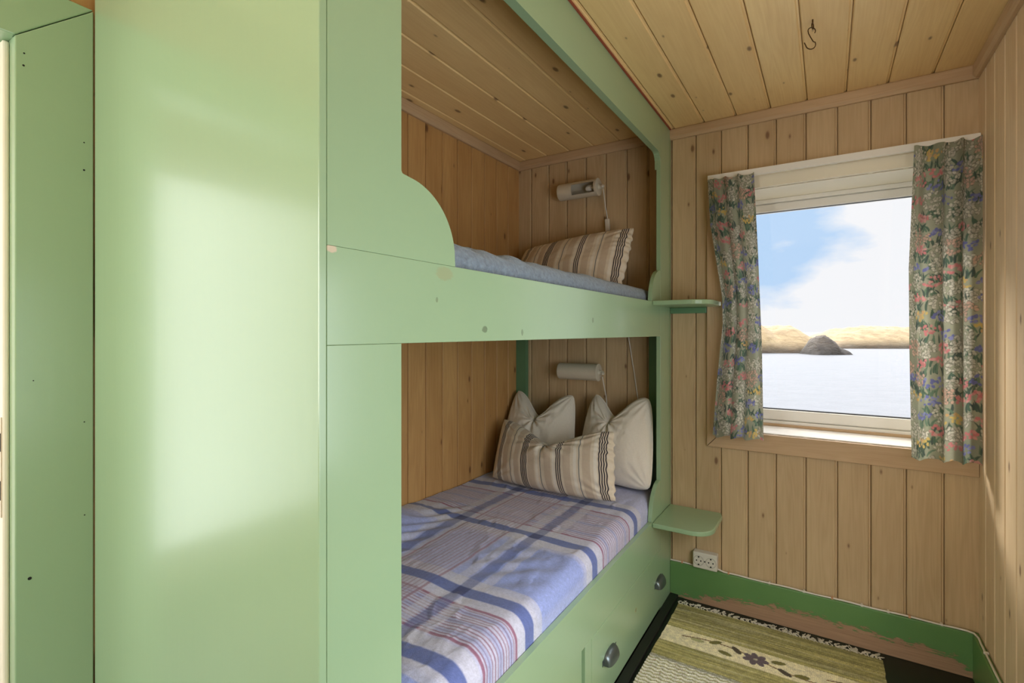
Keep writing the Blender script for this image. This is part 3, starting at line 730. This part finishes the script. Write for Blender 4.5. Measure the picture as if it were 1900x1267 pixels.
# ------------------------------------------------------------------ power socket, cable on the baseboard
def socket():
    r = empty('power_socket', (-.48, D, .2)); tag(r, 'white double power socket on the plank wall above the green baseboard', 'power socket')
    xa, xb, za, zb = -.531, -.425, .170, .244; yo = D-.040
    MB().box(xa, xb, D-.040, D-.0005, za, zb).build('housing', M['plastic'], r, .005, 3)
    for xc in (-.5045, -.4515):
        w = MB().lathe((xc, yo+.0006, .206), (0, -1, 0), [(0, .0235), (.0016, .0235), (.0022, .0215), (.0022, .0205), (.0004, .0200), (.0003, .0005)], 36).build('socket_well', plain('grey_white_plastic', lin(206, 200, 188), .4), r, 0, smooth=True)
        for dx, dz in ((-.0095, 0), (.0095, 0)):
            MB().lathe((xc+dx, yo-.0004, .206+dz), (0, -1, 0), [(0, .0032), (.0005, .0032), (.0006, .0001)], 14).build('pin_hole', M['hole'], w, 0)
        for dz in (-.0175, .0175):
            MB().box(xc-.003, xc+.003, yo-.0024, yo-.0008, .206+dz-.003, .206+dz+.003).build('earth_clip', M['hole'], w, 0)
    MB().lathe((-.478, yo+.0002, .206), (0, -1, 0), [(0, .0035), (.0008, .003), (.0009, .0001)], 14).build('screw', M['hole'], r, 0)
socket()
def cable():
    r = empty('cable', (0, D, .17)); tag(r, 'thin white electric cable clipped along the top of the green baseboard', 'cable')
    yc = D-.014; z = .1675; pts = [(XF+.002, yc, z+.001)]
    for x in np.linspace(-.60, -.535, 4): pts.append((x, yc, z+.001+.0010*math.sin(x*40)))
    MB().tube(pts, .0034, 8).build('cable_run', M['plastic'], r, 0, smooth=True)
    pts = [(-.425, yc-.003, .177)] + [(x, yc, z+.001+.0012*math.sin(x*31)) for x in np.linspace(-.40, .40, 28)]
    pts += [(.43, yc-.006, z+.003), (.447, D-.030, z+.004), (XR-.010, D-.055, z+.002)] + [(XR-.011, y, z+.001) for y in np.linspace(2.36, YR+.05, 24)]
    MB().tube(pts, .0034, 8).build('cable_run', M['plastic'], r, 0, smooth=True)
    for i, x in enumerate((-.585, -.380, -.215, -.085, .015, .115, .200, .265, .36)):
        m = MB().box(x-.004, x+.004, D-.0195, D-.0025, z-.003, z+.0055); m.build('cable_clip', M['copper'] if i in (0, 1, 4, 7) else M['plastic'], r, .0012)
    for y in (2.30, 2.06, 1.8, 1.5): MB().box(XR-.0165, XR-.002, y-.004, y+.004, z-.003, z+.0055).build('cable_clip', M['plastic'], r, .0012)
cable()

# ------------------------------------------------------------------ ceiling eye and S hook
eye_o = empty('screw_eye', (-.040, 1.815, ZC)); tag(eye_o, 'small dark screw eye fixed in the plank ceiling', 'screw eye')
zt = ZC
MB().tube([(-.040, 1.815, zt), (-.040, 1.815, zt-.012)], .0022, 8).build('shank', M['brass'], eye_o, 0, smooth=True)
MB().tube([(-.040+.002*math.sin(a), 1.815+.0075*math.sin(a), zt-.0205-.0090*math.cos(a+math.pi)) for a in np.linspace(0, 2*math.pi, 20)], .0018, 8).build('ring', M['brass'], eye_o, 0, smooth=True)
fw = Vector((-.52, .85, 0)); rt = Vector((.85, .52, 0)).normalized()
hp = []
zr = zt-.0285
for a in np.linspace(-35, 180, 12): hp.append((-.003+ .0115*math.cos(math.radians(a)), -.0095+.0105*math.sin(math.radians(a))))
hp += [(-.0125, -.018), (-.006, -.030), (.002, -.043)]
for a in np.linspace(25, -170, 14): hp.append((-.0065+.0155*math.cos(math.radians(a)), -.051+.0155*math.sin(math.radians(a))))
hp.append((-.026, -.046))
base = Vector((-.040, 1.815, zr+.0025))
sh = MB().tube([base+rt*(x*1.0)+Vector((0, 0, z)) for x, z in hp], .0015, 8).build('s_hook', M['brass'], None, 0, smooth=True)
tag(sh, 'dark wire S-shaped hook hanging from the screw eye under the ceiling', 'hook')

# ------------------------------------------------------------------ floral curtains
def floral(Wm, Hm, res, seed):
    rnd = random.Random(seed); H = int(Hm/res); Wd = int(Wm/res)
    img = np.ones((H, Wd, 3))*L3(172, 174, 150)
    yy, xx = np.mgrid[0:H, 0:Wd]; n = fbm(xx*res*9, yy*res*9, seed); img = img*(.8+.4*n[..., None])
    img = img*(1-.5*np.clip((fbm(xx*res*14, yy*res*8, seed+4)-.5)*5, 0, 1)[..., None])+L3(120, 140, 112)*.5*np.clip((fbm(xx*res*14, yy*res*8, seed+4)-.5)*5, 0, 1)[..., None]
    pal = dict(white=(L3(226, 222, 206), L3(206, 200, 184)), pink=(L3(224, 128, 134), L3(232, 164, 162)), blue=(L3(104, 110, 184), L3(140, 144, 204)), yellow=(L3(228, 198, 108), L3(224, 180, 122)), peach=(L3(228, 188, 166), L3(214, 174, 156)))
    def ell(cx, cy, a, b, ang, col, al=1.0):
        R = int(max(a, b)/res)+2; x0, x1 = max(0, int(cx/res)-R), min(Wd, int(cx/res)+R); y0, y1 = max(0, int(cy/res)-R), min(H, int(cy/res)+R)
        if x1 <= x0 or y1 <= y0: return
        Y, X = np.mgrid[y0:y1, x0:x1]; dx = X*res-cx; dy = Y*res-cy; c, s = math.cos(ang), math.sin(ang)
        u = (dx*c+dy*s)/a; v = (-dx*s+dy*c)/b; m = (np.clip((1-np.hypot(u, v))*min(a, b)/res, 0, 1)*al)[..., None]
        img[y0:y1, x0:x1] = img[y0:y1, x0:x1]*(1-m)+col*m
    def leaf(cx, cy, ln, wd, ang, col):     # curved tapering blade, pointing up (towards smaller y)
        k = rnd.uniform(-.7, .7)
        for i in range(11):
            q = i/10; a = ang+k*q
            ell(cx+ln*q*math.sin(a), cy-ln*q*math.cos(a), ln*.11, wd*(math.sin(math.pi*min(1, .25+q*.75)))+.0009, a-math.pi/2, col)
    clumps = []; y = -.03; order = ['white', 'pink', 'white', 'blue', 'white', 'yellow', 'white', 'pink', 'blue', 'white', 'peach', 'blue', 'white', 'pink']; r0 = rnd.randint(0, 13)
    while y < Hm+.08:
        x = rnd.uniform(-.06, .02)
        while x < Wm+.05:
            r0 += rnd.choice([1, 1, 2, 3]); clumps.append((y+rnd.uniform(-.016, .016), x, order[r0 % 14])); x += rnd.uniform(.055, .085)
        y += .060
    clumps.sort()
    for cy, cx, kind in clumps:
        w = rnd.uniform(.030, .044); big = kind in ('white', 'peach'); hgt = rnd.uniform(.026, .040) if big else rnd.uniform(.014, .022)
        if rnd.random() < .70:      # row of short grass blades under the flowers
            for k in range(rnd.randint(9, 14)):
                g = rnd.choice([L3(48, 84, 72), L3(66, 106, 86), L3(44, 74, 72), L3(96, 130, 104)])
                leaf(cx+rnd.uniform(-w, w)*1.05, cy+hgt+.030+rnd.uniform(-.004, .004), rnd.uniform(.024, .044), rnd.uniform(.0028, .0048), rnd.uniform(-.5, .5), g)
        ca, cb = pal[kind]; N = rnd.randint(34, 48) if big else rnd.randint(16, 24)
        for k in range(N):
            a = rnd.random()*6.283; q = rnd.random()**.5; px = cx+w*q*math.cos(a); py = cy+hgt*q*math.sin(a); s = rnd.uniform(.0050, .0082)
            if big: ell(px, py, s*1.22, s*.96, rnd.random()*3, L3(128, 128, 112), .9)
            ell(px, py, s, s*.74, rnd.random()*3, ca if rnd.random() < .6 else cb)
            if kind == 'pink' and rnd.random() < .4: ell(px, py, .0014, .0014, 0, L3(240, 220, 196))
    return img*.78+L3(150, 152, 140)*.22
def curtain(name, label, lx, rx, zt, zb, Wm, seed, folds, ylim=None):
    img = floral(Wm, zt-zb+.02, .0014, seed)
    nu = int(Wm/.0014); nv = int((zt-zb)/.0016)
    s = np.linspace(0, 1, nu); t = np.linspace(0, 1, nv)
    S, T = np.meshgrid(s, t, indexing='ij')
    zs = zt-T*(zt-zb(0) if callable(zb) else zt-zb)
    LX = np.interp(-zs, [-z for z, _ in lx], [x for _, x in lx]); RX = np.interp(-zs, [-z for z, _ in rx], [x for _, x in rx])
    # uneven folds: warp of s, plus depth waves
    ph = S*folds*2*math.pi+1.1*np.sin(S*5.1+seed)+.5*np.sin(T*3+seed)
    amp = (.012+.009*T)*(.7+.6*vnoise(S*4+seed, T*1.2, seed))
    top = np.exp(-T/.035)
    dep = amp*1.15*np.sin(ph)+.0022*np.sin(ph*2.3+2)+top*.003*np.sin(S*folds*2*2*math.pi)
    xw = S+.62/(folds*2*math.pi)*np.cos(ph)*(1-top*.4)
    e = (xw-xw[0:1])/(xw[-1:]-xw[0:1])
    X = LX+(RX-LX)*e; Yp = 2.362-dep-.006*T
    Zp = zs+.004*np.cos(ph)*T - top*0.003*(1-np.cos(S*folds*2*math.pi))
    P = np.stack([X, Yp, Zp], -1)
    ii = np.clip((T*(zt-zb)/.0014).astype(int), 0, img.shape[0]-1); jj = np.clip((S*Wm/.0014).astype(int), 0, img.shape[1]-1)
    cols = img[ii, jj]
    o = grid_mesh(name, P, M['floral'], cols)
    return tag(o, label, 'curtain')
curtain('curtain', 'gathered floral curtain left of the window, the one next to the shelf', [(1.95, -.458), (1.75, -.448), (1.42, -.398), (1.30, -.395), (1.05, -.418), (.79, -.436)], [(1.95, -.268), (1.6, -.252), (1.2, -.236), (.79, -.228)], 1.948, .800, .36, 4, 3)
curtain('curtain', 'wider floral curtain right of the window, hanging in the corner by the side wall', [(1.95, .270), (1.5, .254), (1.2, .256), (.79, .262)], [(1.95, .458), (1.4, .456), (.78, .454)], 1.952, .795, .34, 9, 3)
def rail():
    r = empty('curtain_rail', (0, D-.05, 1.95)); tag(r, 'white curtain rail above the window', 'curtain rail')
    MB().box(-.462, .4605, D-.060, D-.040, 1.944, 1.972).build('track', M['white'], r, .002)
    for x in (-.36, .02, .38): MB().box(x-.012, x+.012, D-.040, D-.0185, 1.948, 1.966).build('bracket', M['white'], r, .001)
    for x in (.286, .296, .306):
        MB().tube([(x, D-.062+.004*math.cos(a), 1.940+.006*math.sin(a)) for a in np.linspace(0, 2*math.pi, 14)], .0012, 6).build('glider', M['plastic'], r, 0, smooth=True)
rail()

# ------------------------------------------------------------------ woven rug
def rug():
    x0, x1, y0, y1 = -.585, .175, 1.25, 2.365; res = .002
    nx = int((x1-x0)/res); ny = int((y1-y0)/res); rs = np.random.RandomState(4)
    Xg, Yg = np.meshgrid(np.linspace(x0, x1, nx), np.linspace(y0, y1, ny), indexing='ij')
    tint = (rs.rand(ny)*.5+.75)[None, :]; seg = fbm(Xg*5, Yg*160, 3)[...]
    olive = L3(190, 180, 112); ol2 = L3(146, 140, 78); cream = L3(238, 228, 186); white = L3(228, 224, 206)
    k = np.clip((seg-.30)*3, 0, 1)
    row = (fbm(Xg*1.5, Yg*55, 9)-.5)*2
    oc = olive*(1-k[..., None])+ol2*k[..., None]; oc = oc*(1+.5*row[..., None])
    lt = L3(214, 208, 164); kk = np.clip((fbm(Xg*3, Yg*90, 17)-.52)*5, 0, 1)[..., None]; oc = oc*(1-kk*.6)+lt*kk*.6
    col = oc
    yb = Yg+.0
    def m(a, b): return (np.clip((yb-a)/.002, 0, 1)*np.clip((b-yb)/.002, 0, 1))[..., None]
    col = col*(1-m(2.055, 2.170))+cream*m(2.055, 2.170)
    zig = np.abs(((Xg*28) % 1)-.5)*.012; tri = ((Yg+zig)*55) % 1
    zz = np.where((tri < .5)[..., None], white, L3(166, 162, 116)) ; pk = (rs.rand(nx, ny) < .03)[..., None]; zz = np.where(pk, L3(176, 140, 130), zz)
    for a, b in ((1.72, 1.945), (1.25, 1.40)): col = col*(1-m(a, b))+zz*m(a, b)
    gr = m(1.925, 1.948)*.6; col = col*(1-gr)+L3(140, 138, 124)*gr
    # woven flower sprays on the pale band
    def ell(cx, cy, a, b, ang, c, al=1.0):
        nonlocal col
        c0, s0 = math.cos(ang), math.sin(ang); u = ((Xg-cx)*c0+(Yg-cy)*s0)/a; v = (-(Xg-cx)*s0+(Yg-cy)*c0)/b
        mm = (np.clip((1-np.hypot(u, v))*min(a, b)/res, 0, 1)*al)[..., None]; col = col*(1-mm)+c*mm
    green = L3(118, 112, 44); dk = L3(74, 62, 40); mauve = L3(104, 88, 92)
    def spray(xc, yc):
        for k in range(46):
            q = k/45; x = xc-.27+.54*q; y = yc+.030*math.sin(q*5.2+.4)
            ell(x, y, .0100, .0046, .4*math.cos(q*5.2), L3(140, 112, 66))
        for k in range(7):
            a = k*2*math.pi/7; ell(xc+.027*math.cos(a), yc+.020*math.sin(a), .021, .013, a, mauve)
        ell(xc, yc, .009, .007, 0, L3(200, 190, 160))
        for dx, dy, an, g in ((-.150, .030, .6, green), (-.105, -.022, -.2, green), (-.070, .020, 2.3, dk), (.075, .022, .3, green), (.100, -.026, -.5, dk), (.155, -.018, .2, green), (-.215, .010, 0, L3(180, 176, 120))):
            ell(xc+dx, yc+dy, .028, .0125, an, g)
    spray(-.235, 2.112); spray(.27, 2.112)
    col = np.clip(col*(1+(rs.rand(nx, ny)[..., None]-.5)*.22), 0, 1)
    Z = .010+.0016*np.sin(Yg*2*math.pi/.008)*np.sin(Xg*2*math.pi/.012)+.004*(fbm(Xg*4, Yg*4, 5)-.5)+m(1.72, 1.945)[..., 0]*.003*(tri < .5)
    wob = .003*(vnoise(Yg*40, Yg*0, 7)-.5)
    P = np.stack([Xg+wob+.010*(Yg-2.0), Yg+.012*(Xg), Z], -1)
    r = empty('woven_rug', (-.2, 1.8, 0)); tag(r, 'olive green and cream striped woven rug with flower spray on the dark floor', 'rug')
    o = grid_mesh('rug_weave', P, M['rug'], col); own(o, r)
    # underside and edge
    MB().box(x0+.002, x1-.002, y0, y1-.004, .0012, .0075).build('rug_backing', M['rug_back'], r, .001)
    rnd = random.Random(8); mb = MB(); x = x0+.004
    while x < x1-.004:
        n = rnd.choice([2, 3]); ln = rnd.uniform(.034, .058); sx = rnd.uniform(-.018, .020)
        for k in range(n):
            a = x+k*.0012; p = []
            for i in range(6):
                q = i/5; p.append((a+sx*q+.006*math.sin(q*7+rnd.random()*3), y1-.004+.012*a+ln*q, .009-.006*q+.004*math.sin(q*3.1)*rnd.random()))
            mb.tube(p, .0015, 5)
        x += rnd.uniform(.0075, .0115)
    fr = mb.build('fringe', M['fringe'], r, 0, smooth=True); fr['kind'] = 'stuff'; fr['label'] = 'off-white knotted fringe'
M['rug_back'] = plain('rug_backing', lin(130, 124, 84), .95)
rug()

# ------------------------------------------------------------------ outside: sea and islets
def water():
    t = NT('sea_water'); pos, q = t.xyz()
    n = t.noise(t.vec(t.math('MULTIPLY', q[0], .55), t.math('MULTIPLY', q[1], 1.0), 0), 1.0, 5, .6)
    t.bump(n, .35, .7)
    return t.set(t.mix(n, lin(62, 65, 69), lin(78, 80, 84)), .5, Specular_IOR_Level=.25)
SEA = -2.0
struct(new_obj('sea', [(-3000, 6, SEA), (3000, 6, SEA), (3000, 6000, SEA), (-3000, 6000, SEA)], [[0, 1, 2, 3]], water()))
def rockmat(name, a, b, dark):
    t = NT(name); pos, q = t.xyz(); n = t.noise(t.vec(q[0], q[1], t.math('MULTIPLY', q[2], 2.2)), .55, 7, .65)
    col = t.mix(t.rng(n, .35, .7), a, b)
    vo = t.n('ShaderNodeTexVoronoi', feature='DISTANCE_TO_EDGE'); vo.inputs['Scale'].default_value = .35; t.put(vo.inputs['Vector'], t.vec(q[0], q[1], t.math('MULTIPLY', q[2], 2)))
    col = t.mix(t.rng(vo.outputs[0], 0, .05, .15, 0), col, dark)
    wet = t.rng(t.math('ADD', q[2], t.math('MULTIPLY', n, 1.4)), SEA+1.0, SEA+2.4, .85, 0)
    col = t.mix(wet, col, dark); t.bump(n, .5, .8)
    return t.set(col, .9)
M['rock'] = rockmat('tan_coastal_rock', lin(128, 112, 82), lin(102, 84, 58), lin(40, 33, 27))
M['rock_dark'] = rockmat('dark_weedy_rock', lin(62, 54, 44), lin(40, 34, 29), lin(24, 21, 18))
FW = np.array([-math.sin(math.radians(32.34)), math.cos(math.radians(32.34))]); RT = np.array([math.cos(math.radians(32.34)), math.sin(math.radians(32.34))])
def islet(name, label, prof, dist, depth, mat, seed, rough=1.0, n=(150, 60)):
    """prof: (metres to the right along the shore, height) seen from the house; a rounded ice-worn hump"""
    xs = np.linspace(prof[0][0], prof[-1][0], n[0]); q = np.linspace(0, 1, n[1])
    A, Q = np.meshgrid(xs, q, indexing='ij')
    h = np.interp(A, [p[0] for p in prof], [p[1] for p in prof])
    d = (Q-.0)*depth; env = np.sin(np.clip(Q, 0, 1)*math.pi)**.55
    nz = (fbm(A*.5, Q*depth*.5, seed, 5)-.5)*2
    z = SEA-.4+(h+.4)*env*(1+nz*.10*rough)+nz*.14*rough*env
    dd = dist+d+nz*.5
    P = np.stack([A*RT[0]+dd*FW[0], A*RT[1]+dd*FW[1], z], -1)
    o = grid_mesh(name, P, mat); return tag(o, label, 'rock', None)
k = .0822*1.0
pr = lambda L, q=1: [((u-950)*k*q, max(0, (656-v)*k*1.08*q)) for u, v in L]
islet('islet', 'sunlit tan rock islet on the left of the window view', pr([(1330, 650), (1375, 600), (1405, 596), (1431, 592), (1443, 603), (1456, 612), (1478, 608), (1500, 606), (1511, 608), (1526, 617), (1540, 632), (1552, 646), (1562, 656)]), 76, 16, M['rock'], 3)
islet('islet', 'low tan rock islet on the right of the window view', pr([(1545, 656), (1556, 638), (1575, 632), (1590, 627), (1606, 623), (1625, 620), (1650, 618), (1680, 618), (1730, 616), (1800, 620), (1860, 656)], 96/76), 96, 18, M['rock'], 12)
islet('sea_rock', 'dark weed-covered rock at the waterline between the two islets', pr([(1504, 656), (1508, 645), (1513, 634), (1521, 627), (1530, 625), (1541, 625), (1549, 630), (1554, 640), (1562, 644), (1572, 648), (1577, 656)], .94), 70, 5, M['rock_dark'], 30, 2.4, (140, 60))
